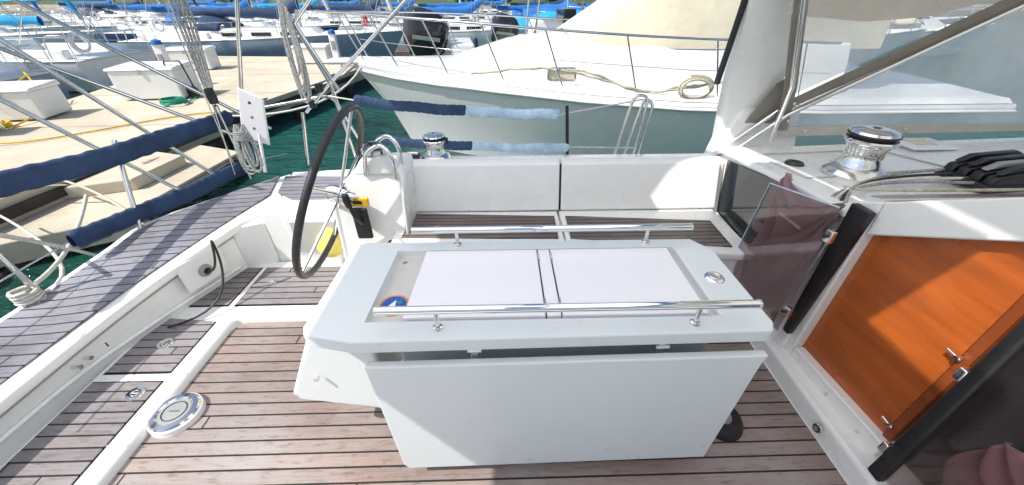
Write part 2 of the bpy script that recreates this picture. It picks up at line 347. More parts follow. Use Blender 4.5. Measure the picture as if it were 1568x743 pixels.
# ------------------------------------------------------------------ winches etc
def winch(loc,s):
    w=grp('winch',loc)
    P=lambda L:[(r*s,z*s) for r,z in L]
    lathe('base',P([(0,.0),(.118,.0),(.12,.012),(.105,.03),(.085,.045),(0,.045)]),(0,0,0),STEEL,w,seg=40)
    lathe('drum',P([(.080,.045),(.076,.06),(.066,.085),(.066,.115),(.078,.14),(.092,.150),(.096,.158),(.09,.164)]),(0,0,0),CHROME,w,seg=40)
    lathe('self_tailing_jaw',P([(.09,.162),(.078,.168),(.078,.174),(.092,.180),(.09,.186),(.06,.192)]),(0,0,0),BLACK,w,seg=40)
    lathe('top_cap',P([(.088,.185),(.082,.196),(.058,.204),(.03,.208),(.018,.206),(.016,.2),(0,.2)]),(0,0,0),CHROME,w,seg=40)
    lathe('handle_socket',P([(0,.207),(.014,.207)]),(0,0,0),BLACK,w,seg=12)
    ext('feeder_arm',[(.02*s,-.015*s,.19*s),(.11*s,-.015*s,.17*s),(.115*s,-.015*s,.12*s),(.095*s,-.015*s,.12*s),(.09*s,-.015*s,.165*s)],(0,.03*s,0),BLACK,w,.003)
    ribs=[]
    for k in range(24):
        a=k*math.pi/12; ribs.append([(r*s*math.cos(a),r*s*math.sin(a),z*s) for r,z in [(.068,.085),(.068,.115),(.079,.14)]])
    tube('drum_ribs',ribs,.0025*s,STEEL,w,res=1)
winch((1.66,1.60,.80),1.05)
winch((-.40,2.15,.69),.72)
oc=grp('line_organiser',(-.53,2.12,.70)); box('body',(-.05,-.04,0),(.04,.04,.02),BLACK,oc,.008); cyl('roller',(-.03,0,.03),(.03,0,.03),.014,STEEL,oc)
# ------------------------------------------------------------------ table
T=grp('cockpit_table')
def boolcut(o,cut):
    m=o.modifiers.new('cut','BOOLEAN'); m.object=cut; m.operation='DIFFERENCE'; m.solver='EXACT'
    bpy.context.view_layer.update()
    dg=bpy.context.evaluated_depsgraph_get(); me=bpy.data.meshes.new_from_object(o.evaluated_get(dg))
    o.modifiers.clear(); o.data=me; bpy.data.objects.remove(cut)
    b=o.modifiers.new('b','BEVEL'); b.width=.007; b.segments=3; b.limit_method='ANGLE'
    for p in me.polygons: p.use_smooth=True
    w=o.modifiers.new('w','WEIGHTED_NORMAL'); w.keep_sharp=True
top=prism('table_top',[(-.575,.755),(-.56,.725),(-.42,.695),(.755,.708),(.775,.74),(.775,1.11),(.745,1.15),(.72,1.185),(-.52,1.19),(-.565,1.16)],.672,.72,TABLE,T)
cut=prism('cutter',[(-.405,.775),(.635,.775),(.635,1.130),(-.39,1.130)],.69,.76,TABLE)
boolcut(top,cut)
prism('tray_floor',[(-.403,.777),(.633,.777),(.633,1.128),(-.388,1.128)],.690,.692,TRAY,T)
prism('lid_panel_a',[(-.30,.782),(.120,.782),(.120,1.122),(-.285,1.122)],.694,.722,PANEL,T,.003)
prism('lid_strip',[(.1235,.782),(.166,.782),(.166,1.122),(.1235,1.122)],.694,.721,PANEL,T,.002)
prism('lid_panel_b',[(.1695,.782),(.605,.782),(.605,1.122),(.1695,1.122)],.694,.722,PANEL,T,.003)
for x in (.1217,.1677):
    for y in (.83,1.07):
        box('hinge',(x-.004,y-.025,.7225),(x+.004,y+.025,.7255),STEEL,T,.001)
    box('seam',(x-.0012,.785,.7205),(x+.0012,1.12,.7224),CAULK,T)
for nm,y,x0,x1,z in (('near_rail',.742,-.35,.705,.79),('far_rail',1.165,-.335,.70,.785)):
    tube(nm,[[(x0,y,z),(x1,y,z)]],.0125,CHROME,T,res=8)
    for xe in (x0,x1): lathe(nm+'_cap',[(0,-.004),(.0135,-.003),(.014,.003),(0,.006)],(xe,y,z),CHROME,T,axis=(1,0,0))
    for xp in (x0+.16,x1-.16):
        cyl(nm+'_post',(xp,y,.715),(xp,y,z),.007,STEEL,T); lathe(nm+'_foot',[(.016,0),(.014,.006),(.008,.008)],(xp,y,.72),STEEL,T)
lathe('cup_fitting',[(0,.004),(.012,.005),(.026,.006),(.032,.002),(.033,0)],(.70,.945,.72),CHROME,T)
tube('cup_fitting_ring',[[(.70+.016*math.cos(a*.35),.945+.016*math.sin(a*.35),.727) for a in range(18)]],.003,STEEL,T)
bx,by=-.348,.866
lathe('badge_rim',[(.038,.004),(.046,.004),(.047,0)],(bx,by,.692),BADGE1,T,seg=40); lathe('badge_face',[(0,.0045),(.039,.0045)],(bx,by,.692),BADGE2,T,seg=40)
prism('badge_sail',[(bx-.02,by-.012),(bx+.006,by-.012),(bx+.004,by+.022)],.6968,.6976,PANEL,T)
prism('badge_hull',[(bx-.026,by-.018),(bx+.024,by-.018),(bx+.018,by-.026),(bx-.016,by-.026)],.6968,.6976,PANEL,T)
prism('badge_sea',[(bx+.006,by+.006),(bx+.026,by+.004),(bx+.024,by+.014),(bx+.008,by+.016)],.6968,.6976,HOSEG,T)
lathe('tray_screw',[(0,.003),(.008,.003),(.01,0)],(-.36,1.09,.692),STEEL,T)
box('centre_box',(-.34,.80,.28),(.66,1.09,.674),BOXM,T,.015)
ext('end_locker',[(-.60,.80,.66),(-.775,.82,.30),(-.76,.84,.262),(-.42,.78,.262),(-.40,.78,.66)],(0,.26,0),TABLE,T,.02,3)
cyl('end_locker_latch',(-.63,.80,.44),(-.63,.785,.44),.008,STEEL,T)
ext('near_leaf',[(-.405,.716,.618),(.765,.716,.634),(.757,.716,.60),(.728,.705,.085),(-.355,.698,.075),(-.372,.700,.10)],(0,-.026,0),TABLE,T,.006,3)
box('far_leaf',(-.38,1.20,.10),(.72,1.225,.63),TABLE,T,.006,3)
for x in (-.09,.46):
    box('leaf_bracket',(x-.012,.722,.60),(x+.012,.80,.665),STEEL,T,.004)
    cyl('leaf_hinge_pin',(x-.02,.725,.645),(x+.02,.725,.645),.008,STEEL,T)
for x in (-.15,.5):
    cyl('table_leg',(x,.95,.0),(x,.95,.3),.045,STEEL,T); lathe('leg_flange',[(.10,0),(.10,.012),(.05,.02)],(x,.95,.006),STEEL,T)
f=grp('deck_socket',(.90,.86,.006)); lathe('rubber_ring',[(.035,.02),(.04,.045),(.07,.045),(.085,.02),(.088,0)],(0,0,0),BLACK,f); lathe('cup',[(0,.05),(.03,.052),(.038,.04)],(0,0,0),GREYM,f)
# ------------------------------------------------------------------ companionway bulkhead
C=grp('companionway_bulkhead')
prism('sill',[(1.245,-.6),(1.265,.9),(1.29,1.5),(1.5,1.5),(1.5,-.6)],-.02,.10,WHITE,C,.02,3)
lathe('sill_snap',[(0,.006),(.01,.006),(.018,.004),(.02,0)],(1.245,.79,.06),STEEL,C,axis=(-1,0,.2)); 
tube('sill_snap_ring',[[(1.24,.79+.013*math.cos(a*.35),.06+.013*math.sin(a*.35)) for a in range(18)]],.003,BLACK,C)
X0,X1=1.335,1.42
ext('frame_left',[(X0,1.125,.09),(X0,1.21,.09),(X0,1.21,.86),(X0,1.125,.90),(X0,1.125,.765)],(X1-X0,0,0),WHITE,C,.008,3)
ext('frame_bottom',[(X0,.66,.09),(X0,1.122,.09),(X0,1.122,.155),(X0,.66,.175)],(X1-X0,0,0),WHITE,C,.008,3)
ext('frame_top',[(X0,1.122,.765),(X0,1.122,.902),(X0,.70,1.14),(X0,.66,1.14),(X0,.66,1.03)],(X1-X0,0,0),WHITE,C,.008,3)
ext('frame_outer_lip',[(1.315,1.16,.10),(1.315,1.205,.10),(1.315,1.205,.85),(1.315,1.16,.85)],(.022,0,0),WHITE,C,.008,3)
ext('wood_door',[(1.375,.705,.15),(1.375,1.14,.12),(1.375,1.14,.79),(1.375,.705,1.05)],(.02,0,0),WOOD,C)
ext('wood_door_edge',[(1.365,.672,.16),(1.365,.700,.16),(1.365,.700,1.05),(1.365,.672,1.06)],(.03,0,0),WOODD,C,.004)
for z in (.24,.60):
    cyl('door_bolt',(1.362,.695,z),(1.345,.695,z),.007,CHROME,C); cyl('door_bolt_bar',(1.350,.685,z-.0),(1.350,.725,z+.005),.005,CHROME,C)
for z,y in ((.12,.9),(.12,.74),(.3,1.182),(.6,1.182),(.8,1.182)): lathe('frame_screw',[(0,.003),(.006,.003),(.007,0)],(X0-.001 if z<.2 else 1.314,y,z),STEEL,C,axis=(-1,0,0),seg=12)
box('dark_interior',(1.44,-.6,-.8),(2.6,1.14,-.78),BLACK,C)  # black sheets, here and below, stand in for shade inside the cabin
box('interior_shade_sheet',(1.43,-.6,.1),(1.45,.66,1.05),BLACK,C)
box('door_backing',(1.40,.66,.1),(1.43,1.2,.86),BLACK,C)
ext('bulkhead_port',[(1.33,1.21,.0),(1.33,2.30,.0),(1.33,2.30,.66),(1.33,2.10,.745),(1.33,1.21,.82)],(.15,0,0),WHITE,C,.012,3)
ext('side_window',[(1.322,1.50,.33),(1.322,1.98,.36),(1.322,2.05,.70),(1.322,1.60,.765),(1.322,1.50,.76)],(.012,0,0),GLASSD,C,.004)
ext('gasket',[(1.30,1.155,.20),(1.30,1.19,.20),(1.30,1.20,.86),(1.30,1.115,.86)],(.03,0,0),BLACK,C,.006)
def folds(x0,x1,y0,y1,z0,z1,amp,ph,lean=0.):
    # hanging cloth: pleats converge to the two tied top corners, swags in between
    def fn(u,v):
        y=y0+(y1-y0)*u+lean*(1-v)*u+.012*math.sin(v*9+u*6+ph); z=z0+(z1-z0)*v
        a=math.atan2(1.05-v,u+.08); b=math.atan2(1.05-v,1.08-u)
        r1=abs(math.sin(a*9+ph+.8*math.sin(v*4))); r2=abs(math.sin(b*8+ph*2+.6*math.sin(u*5)))
        k=(r1**.7)*(1-u)+(r2**.7)*u
        d=amp*(1-2*k)*(.35+.65*math.sin(math.pi*min(1,(1.02-v)*.9+.1)))+amp*.5*math.sin(v*8+u*3+ph)
        return (x0+(x1-x0)*v+d,y,z-.05*math.sin(math.pi*u)*v**3+.02*math.sin(u*9+ph)*(1-v))
    return fn
c=grp('mauve_cover_cloth')
grid('cloth',folds(1.262,1.272,1.20,1.49,.22,.86,.024,.4,.07),110,90,MAUVE,c,.002)
box('cloth_label',(1.218,1.27,.70),(1.221,1.40,.710),PANEL,c)
a=grp('smoked_acrylic_door'); ext('pane',[(1.20,1.115,.27),(1.20,1.55,.27),(1.20,1.50,.80),(1.20,1.14,.87)],(.006,0,0),SMOKE,a,.001)
tube('bright_edge',[[(1.202,1.552,.27),(1.202,1.502,.802),(1.202,1.14,.872)]],.003,LBLUE,a)  # pale tube painted on for light caught along the acrylic edge
for z in (.36,.74):
    box('hinge',(1.19,1.10,z),(1.21,1.13,z+.05),STEEL,a,.004); cyl('hinge_knob',(1.215,1.12,z+.025),(1.18,1.12,z+.025),.008,BLACK,a)
a=grp('smoked_acrylic_door'); ext('pane',[(1.20,-.1,.22),(1.20,.56,.22),(1.20,.565,.90),(1.20,-.1,.95)],(.006,0,0),SMOKE,a,.001)
ext('black_edge',[(1.185,.53,.20),(1.185,.575,.20),(1.185,.58,.92),(1.185,.55,.92)],(.03,0,0),BLACK,a,.008)
for z in (.30,.66): box('hinge',(1.18,.572,z),(1.205,.592,z+.04),CHROME,a,.004)
c=grp('mauve_cover_cloth'); grid('cloth',folds(1.30,1.33,-.1,.50,.12,.52,.03,2.,0),110,80,MAUVE,c,.002)
# coachroof
K=grp('coachroof')
pr=[(2.34,.60),(2.12,.750),(1.6,.797),(1.19,.825)]
vs=[];fs=[]
for i,(xx,dz) in enumerate([(1.30,0),(1.6,0),(3.6,.06)]):
    for y,z in pr: vs.append((xx,y,z+dz))
for i in range(2):
    for j in range(3): fs.append([i*4+j,i*4+j+1,(i+1)*4+j+1,(i+1)*4+j])
o=mk('roof_port',vs,fs,WHITE,K); s=o.modifiers.new('s','SOLIDIFY'); s.thickness=.03; s.offset=-1; b=o.modifiers.new('b','BEVEL'); b.width=.01; b.segments=2
box('roof_side',(1.45,2.25,.3),(3.6,2.33,.62),WHITE,K,.01)
ext('hatch_garage',[(1.44,1.18,.80),(1.44,1.13,.90),(1.44,.72,1.12),(1.44,-.3,1.12),(1.44,-.3,1.06),(1.44,1.14,.75)],(2.2,0,0),WHITE,K,.01)
box('black_track',(1.42,1.175,.835),(3.5,1.20,.868),BLACK,K,.005)
ext('acrylic_slider',[(1.36,1.20,.885),(1.36,1.16,.895),(1.36,1.16,.90),(1.36,1.20,.89)],(2.1,0,0),SMOKE,K)
box('deck_hatch',(2.25,1.90,.80),(2.5,2.08,.815),PANEL,K,.006); box('deck_hatch_glass',(2.30,1.95,.8155),(2.42,2.04,.818),CREAM,K)
tube('slider_grab',[rnd_path([(2.75,1.45,.86),(2.75,1.45,.93),(3.2,1.45,.95),(3.2,1.45,.88)],.04)],.01,STEEL,K)
tube('winch_pad_edge',[[(1.40,1.95,.768),(2.1,1.97,.785),(2.15,1.62,.815),(1.40,1.55,.803),(1.40,1.95,.768)]],.004,SLOT,K)
sp=grp('deck_vent',(1.50,1.77,.785)); lathe('ring',[(.02,.010),(.038,.010),(.045,0)],(0,0,0),BLACK,sp); lathe('grille',[(0,.008),(.03,.008)],(0,0,0),BLACK,sp)
cl=grp('rope_clutch',(2.10,1.42,.835),math.radians(4))
box('base',(-.16,-.10,0),(.3,.10,.03),BLACK,cl,.008)
for i in range(4):
    y=-.075+i*.05
    ext('cam_housing',[(-.14,y-.02,.025),(-.13,y-.02,.06),(.0,y-.02,.085),(.2,y-.02,.08),(.28,y-.02,.03)],(0,.04,0),BLACK,cl,.008)
    ext('handle',[(-.12,y-.014,.07),(-.06,y-.014,.10),(.14,y-.014,.11),(.18,y-.014,.095),(.0,y-.014,.085)],(0,.028,0),GREYM if i==1 else BLACK,cl,.005)
rp=grp('halyard_rope')
for i in range(4):
    tube('line',[[(2.0,1.35+i*.05,.86),(1.7,1.42+i*.014,.85+.006*i),(1.45,1.36+i*.012,.84),(1.34,1.34-i*.03,.84),(1.30,1.32-i*.04,.70),(1.29,1.30-i*.03,.52)]],.006,[ROPEG,ROPEW,RUB,ROPEG][i],rp,smooth=True)
tube('sheet',[[(1.45,1.40,.83),(1.35,1.28,.86),(1.9,1.27,.87),(2.6,1.25,.88)]],.006,ROPET,rp,smooth=True)
# arch
A=grp('white_targa_arch')
path=[(2.36,.45,1.60),(2.32,.75,1.53),(2.28,1.1,1.46),(2.20,1.5,1.38),(2.05,1.85,1.32),(1.7,2.1,1.28),(.65,2.22,1.26),(-.4,2.1,1.28),(-.75,1.85,1.32),(-.9,1.5,1.38),(-.98,1.1,1.46),(-1.04,.45,1.6)]
vs=[];fs=[]
for i,(y,z,xc) in enumerate(path):
    p0=Vector(path[max(0,i-1)][:2]); p1=Vector(path[min(len(path)-1,i+1)][:2]); t=(p1-p0).normalized(); nn=Vector((-t.y,t.x))
    wd=.25-.012*min(i,len(path)-1-i); 
    for k in range(16):
        a=2*math.pi*k/16; cx=math.copysign(abs(math.cos(a))**.3,math.cos(a))*wd*.74; cn=math.copysign(abs(math.sin(a))**.3,math.sin(a))*.045
        vs.append((xc+cx,y+nn.x*cn,z+nn.y*cn))
for i in range(len(path)-1):
    for k in range(16): fs.append([i*16+k,i*16+(k+1)%16,(i+1)*16+(k+1)%16,(i+1)*16+k])
o=mk('arch_body',vs,fs,WHITE,A,0,True); s=o.modifiers.new('s','SUBSURF'); s.levels=1; s.render_levels=1
ext('arch_foot_fairing',[(1.30,2.18,.60),(1.36,2.20,.80),(1.44,2.24,.95),(1.80,2.24,.95),(1.86,2.20,.62)],(0,.14,0),WHITE,A,.03,3)
tube('black_hose',[[(1.22,2.16,1.75),(1.22,2.17,1.45),(1.21,2.19,1.20),(1.19,2.16,1.10)]],.016,BLACK,A,smooth=True)
# sprayhood / dodger
D=grp('sprayhood')
Y=2.06
def quad(name,pts,m,th=.004,par=D,bv=0): return ext(name,pts,(0,th,0),m,par,bv)
yz=lambda z: Y+.12-(z-.8)*.22
def dp(x,z,o=0): return (x,yz(z)+o,z)
def sheet(name,pts,m): return mk(name,pts,[list(range(len(pts)))],m,D)
sheet('window_lower',[dp(1.70,.84),dp(3.6,.86),dp(3.6,1.9),dp(3.0,1.84),dp(1.66,1.02)],VINYL)
sheet('window_upper',[dp(1.62,1.04,.01),dp(2.40,1.50,.01),dp(2.2,1.56,.01),dp(1.36,1.54,.01)],VINYL)
quad('fabric_post',[dp(1.62,.84,-.02),dp(1.69,.84,-.02),dp(1.60,1.10,-.02),dp(1.42,1.50,-.02),dp(1.25,1.9,-.02),dp(1.18,1.9,-.02),dp(1.35,1.50,-.02),dp(1.55,1.05,-.02)],TAUPE)
quad('fabric_diagonal',[dp(1.63,.97,-.015),dp(1.62,1.03,-.015),dp(2.48,1.56,-.015),dp(3.0,1.90,-.015),dp(3.1,1.88,-.015),dp(2.52,1.49,-.015)],TAUPE)
quad('diagonal_piping',[dp(1.66,.965,-.02),dp(1.66,.98,-.02),dp(2.52,1.50,-.02),dp(3.0,1.83,-.02),dp(3.0,1.815,-.02),dp(2.53,1.485,-.02)],BEIGE)
quad('fabric_hem',[dp(1.66,.80,-.012),dp(3.6,.83,-.012),dp(3.6,.875,-.012),dp(1.66,.86,-.012)],BEIGE)
quad('fabric_top_edge',[dp(1.36,1.43,-.02),dp(1.75,1.40,-.02),dp(2.05,1.42,-.02),dp(2.35,1.50,-.02),dp(2.6,1.66,-.02),dp(2.5,1.70,-.02),dp(1.30,1.70,-.02)],BEIGE)
quad('fabric_skirt',[dp(1.42,.72,.06),dp(1.66,.82,.06),dp(1.60,1.14,.06),dp(1.54,1.10,.06)],TAUPE)
tube('hood_bow',[[dp(1.40,.70,-.04),dp(1.62,.94,-.04),dp(2.2,1.31,-.04),dp(2.75,1.65,-.04),(3.0,1.7,2.0),(3.0,-.2,2.0)]],.0125,STEEL,D)
tube('hood_strut',[[dp(1.60,.78,-.05),dp(1.55,1.1,-.05),dp(1.20,1.9,-.05)],[dp(1.37,.70,.02),dp(1.60,.95,.02)]],.0125,STEEL,D)
for x,z in ((1.66,.9),(1.64,1.0),(1.80,.835),(2.1,.84),(2.4,.845)): lathe('snap_fastener',[(0,.003),(.007,.002),(.009,0)],(x,yz(z)-.025,z),STEEL,D,axis=(0,-1,0),seg=12)
BEIT=translucent('hood_fabric',(.80,.77,.70),.5)
grid('hood_top',lambda u,v:(1.3+1.9*u,1.95-2.7*v,1.95+.18*math.sin(math.pi*v)+.03*math.sin(u*9)),12,12,BEIT,D)
grid('front_window',lambda u,v:(3.2+.9*(1-u),2.1-2.9*v,.9+1.1*u),6,6,VINYL,D)
# bimini above the cockpit, out of view; front edge shaped to make sun patches
Bm=grp('bimini')
def fe(y):
    if y<.35: return 0.0
    if y<1.30: return .30
    if y<1.36: return -.45
    if y<1.60: return -.45+.5*(y-1.36)/.24
    return .15
def cz(y): return 2.25+.16*math.sin(math.pi*min(1,max(0,(y+1.25)/3.6)))
ys=[-1.25,-.9,-.5,-.1,.2,.349,.351,.6,.9,1.2,1.299,1.301,1.36,1.45,1.6,1.601,1.8,2.1,2.35]
vs=[];fs=[]
for y in ys:
    e=fe(y)
    for k in range(7): vs.append((-1.75+(e+1.75)*k/6,y,cz(y)))
for i in range(len(ys)-1):
    for k in range(6): fs.append([i*7+k,i*7+k+1,(i+1)*7+k+1,(i+1)*7+k])
mk('canopy',vs,fs,BIM,Bm,0,True)
vs=[];fs=[]
for y in ys:
    for k in range(5): vs.append((.32+.78*k/4,y,cz(y)-.01))
for i in range(len(ys)-1):
    for k in range(4): fs.append([i*5+k,i*5+k+1,(i+1)*5+k+1,(i+1)*5+k])
mk('added_sun_block',vs,fs,BIM,Bm,0,True)  # added unseen piece blocking sun, leaving only a gap for the patches
# ------------------------------------------------------------------ lifelines, pushpit
def sleeve(par,name,a,b,r,m,sag=.02,n=26):
    a=Vector(a); b=Vector(b); t=(b-a).normalized(); side=t.cross(Vector((0,0,1))).normalized(); up=side.cross(t)
    ph=R.uniform(0,6)
    def fn(u,v):
        c=a.lerp(b,u)-Vector((0,0,sag*math.sin(math.pi*u)+.003*math.sin(u*13+ph)))
        ang=2*math.pi*v
        e=r*(.95+.035*math.sin(u*19+ph)*math.sin(ang+1)+.03*math.sin(u*83+ang*2+ph*2)+.03*math.sin(u*141-ang*3)+.025*math.sin(ang*2+u*6))
        if u<.012 or u>.988: e*=.7
        return c+side*math.cos(ang)*e*.55+up*math.sin(ang)*e
    return grid(name,fn,n*5,20,m,par)
Lf=grp('lifeline')
tube('stern_wire',[[(-2.32,.6,.86),(-2.3,1.5,.80),(-2.30,3.2,.68)]],.004,STEEL,Lf)
sleeve(Lf,'stern_cover_upper',(-2.32,1.15,.84),(-2.12,3.0,.72),.060,NAVY,.03)
sleeve(Lf,'stern_cover_lower',(-2.30,1.70,.42),(-2.06,3.02,.36),.056,NAVY,.02)
tube('stern_wire_lower',[[(-2.34,.6,.40),(-2.30,1.7,.42)],[(-2.06,3.02,.36),(-1.9,3.2,.35)]],.004,STEEL,Lf)
tube('stern_stanchion',[[(-2.34,1.47,.22),(-2.36,1.46,.66)],[(-2.22,1.98,.30),(-2.28,2.2,.8)]],.0125,STEEL,Lf)
sleeve(Lf,'side_cover_upper',(-1.02,2.7,.905),(-.25,2.7,.83),.038,NAVY,.01)
sleeve(Lf,'side_cover_upper_faded',(-.26,2.7,.83),(.42,2.7,.80),.039,LBLUE,.01)
sleeve(Lf,'side_cover_lower',(-.92,2.7,.63),(-.22,2.7,.575),.036,NAVY,.01)
sleeve(Lf,'side_cover_lower_faded',(-.23,2.7,.575),(.50,2.7,.56),.036,LBLUE,.01)
tube('cover_lacing',[coil((.40,2.7,.79),.03,2,.004,.02) for k in range(2)],.005,LBLUE,Lf)
tube('side_wires',[[(-1.2,2.72,.93),(-1.02,2.7,.905)],[(.42,2.7,.80),(1.0,2.7,.90)],[(.5,2.7,.56),(1.0,2.7,.55)]],.005,ROPEW,Lf)
tube('stanchion_black',[[(.50,2.7,.40),(.46,2.7,.86)]],.012,BLACK,Lf)
tube('gate_hoops',[rnd_path([(.84,2.7,.42),(.93,2.7,.93),(1.03,2.7,.92),(1.0,2.72,.42)],.05),rnd_path([(.93,2.74,.42),(1.02,2.74,.90),(1.09,2.74,.86),(1.05,2.76,.42)],.04)],.011,STEEL,Lf)
Pp=grp('stern_pushpit')
tube('rails',[[(-2.9,1.7,1.75),(-2.4,2.61,.25)],[(-2.75,1.9,1.9),(-2.25,2.75,.35)],[(-3.3,2.3,1.55),(-1.95,2.95,.52)],[(-3.2,2.6,1.75),(-1.85,3.02,.62)],
 [(-1.55,2.8,1.75),(-2.02,2.8,.40)],[(-.30,2.8,1.72),(-1.23,2.8,.97),(-1.42,2.8,.80)],[(-1.48,2.8,1.75),(-1.20,2.8,1.0),(-1.15,2.82,.42)],[(-1.33,2.8,1.36),(-.9,2.8,1.75)],[(-1.33,2.8,1.36),(-1.15,2.8,.95)]],.0125,STEEL,Pp)
tube('boarding_rail',[rnd_path([(-1.75,2.6,.42),(-1.85,2.9,.80),(-1.25,2.9,.90),(-1.0,2.75,.42)],.08),[(-1.45,2.8,.80),(-1.5,2.75,.42)]],.0125,STEEL,Pp)
ext('white_plate',[(-1.92,2.75,.64),(-1.76,2.78,.56),(-1.70,2.80,.90),(-1.84,2.78,.98)],(0,.02,0),PANEL,Pp,.01)
for z in (.70,.78,.88): lathe('plate_bolt',[(0,.004),(.01,.004),(.012,0)],(-1.81+(z-.7)*.2,2.755,z),STEEL,Pp,axis=(0,-1,0),seg=10)
lathe('rail_clamp',[(0,-.03),(.03,-.025),(.03,.025),(0,.03)],(-1.28,2.8,.97),BLACK,Pp,seg=14); lathe('rail_clamp_b',[(0,-.03),(.025,-.025),(.025,.025),(0,.03)],(-1.36,2.8,.86),BLACK,Pp,seg=14)
bk=grp('backstay_tackle')
tube('wires',[[(-1.9,2.5,.45),(-1.78,2.55,1.8)],[(-1.95,2.6,.5),(-1.9,2.55,1.8)]],.004,STEEL,bk)
ropes=[]
for k in range(5): ropes.append([(-1.83+.02*k,2.52,1.9),(-1.84+.016*k,2.5+.01*k,1.4),(-1.85+.012*k,2.5,1.03)])
tube('fall_ropes',ropes,.007,ROPEG,bk)
lathe('block_lower',[(0,-.05),(.025,-.045),(.03,0),(.025,.045),(0,.05)],(-1.83,2.5,.98),BLACK,bk,seg=16); lathe('block_swivel',[(0,-.03),(.016,-.02),(.016,.02),(0,.03)],(-1.83,2.5,.90),STEEL,bk,seg=12)
tube('shackle_line',[[(-1.83,2.5,.9),(-1.80,2.5,.42)]],.006,STEEL,bk)
cr=[]
for k in range(9):
    x=-1.73+R.uniform(-.03,.03); w=R.uniform(.03,.055); h=R.uniform(.26,.36)
    cr.append([(x,2.5,.80),(x-w,2.48,.70),(x-w*.8+R.uniform(-.01,.02),2.47,.80-h),(x,2.47,.78-h),(x+w*.8,2.48,.80-h),(x+w,2.49,.68),(x,2.5,.80)])
rc=grp('rope_coil'); tube('coils',cr,.007,ROPEG,rc,smooth=True); tube('wrap',[coil((-1.73,2.49,.70),.032,5,.012,.005)],.007,ROPEG,rc)
rc=grp('rope_coil'); cr=[]
for k in range(7):
    x=-1.36+R.uniform(-.02,.02); w=R.uniform(.02,.045); h=R.uniform(.4,.6)
    cr.append([(x,2.78,1.5),(x-w,2.76,1.3),(x-w*.8,2.75,1.5-h),(x,2.75,1.46-h),(x+w*.8,2.76,1.5-h),(x+w,2.77,1.3),(x,2.78,1.5)])
tube('coils',cr,.007,ROPEG,rc,smooth=True)
sl=grp('stern_mooring_line')
tube('line_white',[[(-2.35,1.5,.24),(-2.9,2.2,-.1),(-5.5,3.6,-.33)],[(-2.3,1.46,.62),(-3.2,2.6,-.3),(-3.6,3.0,-.9)],[(-2.36,1.5,.3),(-2.6,1.9,.2),(-2.9,2.4,.35)]],.011,ROPEW,sl,smooth=True)
tube('line_tan',[[(-2.2,2.0,.32),(-3.4,3.0,.1),(-5.6,4.4,-.35)]],.012,ROPET,sl,smooth=True)
tube('bollard_wraps',[coil((-2.36,1.44,.235),.045,4,.018,.01)],.009,ROPEW,sl)
# ------------------------------------------------------------------ water & dock
mk('water',[(-500,-300,-1),(500,-300,-1),(500,700,-1),(-500,700,-1)],[[0,1,2,3]],WATER)
Dk=grp('dock')
main=[(-5.75,2.6),(-5.5,6.8),(-4.6,12.6),(-4.2,15.6),(-11.2,16.2),(-11.0,14.5),(-9.6,8.6),(-13,8.2),(-13,2.4)]
prism('deck_slab',main,-.75,-.40,CONC,Dk,.02)
for k in range(5):
    y=4+2.6*k; prism('slab_joint',[(-9.5,y),(-5.2,y+.25),(-5.2,y+.28),(-9.5,y+.03)],-.3995,-.3965,CONC2,Dk)
prism('lower_ledge',[(-5.8,3.1),(-4.55,3.9),(-4.45,6.2),(-5.45,6.6)],-.95,-.68,CONC,Dk,.02)
prism('step',[(-5.7,4.4),(-4.95,4.7),(-4.9,5.6),(-5.5,5.8)],-.68,-.52,CONC,Dk,.02)
box('fender_timber',(-4.5,4.2,-.9),(-4.38,6.0,-.72),TIMB,Dk)
ext('edge_rubber',[(-5.74,2.6,-.5),(-5.48,6.8,-.5),(-4.58,12.6,-.5),(-4.55,12.6,-.5),(-5.44,6.8,-.5),(-5.70,2.6,-.5)],(0,0,-.12),TIMB,Dk)
for p in [(-5.5,3.0),(-4.5,4.4),(-4.45,6.0),(-5.3,7.4),(-5.0,9.5),(-4.6,12)]: cyl('piling',(p[0],p[1],-2),(p[0],p[1],-.72),.14,TIMB,Dk,12)
for i,y in enumerate([5,8,11,14]):
    ct=grp('dock_cleat',(-5.35+.12*(y-5)*.9,y+.3,-.40)); tube('horn',[[(0,-.14,.09),(0,0,.10),(0,.14,.09)],[(0,-.05,0),(0,-.05,.09)],[(0,.05,0),(0,.05,.09)]],.018,GREYM,ct)
def dockbox(x,y,rz,w=1.2,d_=.6,h=.55):
    g=grp('dock_box',(x,y,-.4),rz)
    box('body',(-w/2,-d_/2,0.03),(w/2,d_/2,h),HULLW,g,.03); ext('lid',[(-w/2-.03,-d_/2-.03,h),(-w/2-.03,d_/2+.03,h),(-w/2-.03,d_/2,h+.09),(-w/2-.03,-d_/2,h+.05)],(w+.06,0,0),HULLW,g,.02)
    box('latch',(-.03,-d_/2-.035,h-.08),(.03,-d_/2-.02,h+.02),STEEL,g)
dockbox(-7.7,9.1,.12,1.25,.8,.6); dockbox(-8.9,7.4,.2,.9,.7,.5); dockbox(-9.6,13,0.1); dockbox(-6.4,14.2,.05,1.1,.6,.5)
bench_=grp('dock_bench',(-8.9,6.2,-.4),.3); box('top',(-.6,-.25,.4),(.6,.25,.5),HULLG,bench_,.03); 
for sx in (-.5,.5):
    for sy in (-.18,.18): cyl('leg',(sx,sy,0),(sx,sy,.4),.03,STEEL,bench_)
h=grp('water_hose'); tube('coil',[coil((-6.9,8.3,-.37),.22,5,.02,.02)],.014,HOSEG,h); tube('lead',[[(-6.7,8.3,-.37),(-7.0,9.8,-.38),(-7.6,10.2,-.38),(-8.3,9.9,0)]],.014,HOSEG,h,smooth=True)
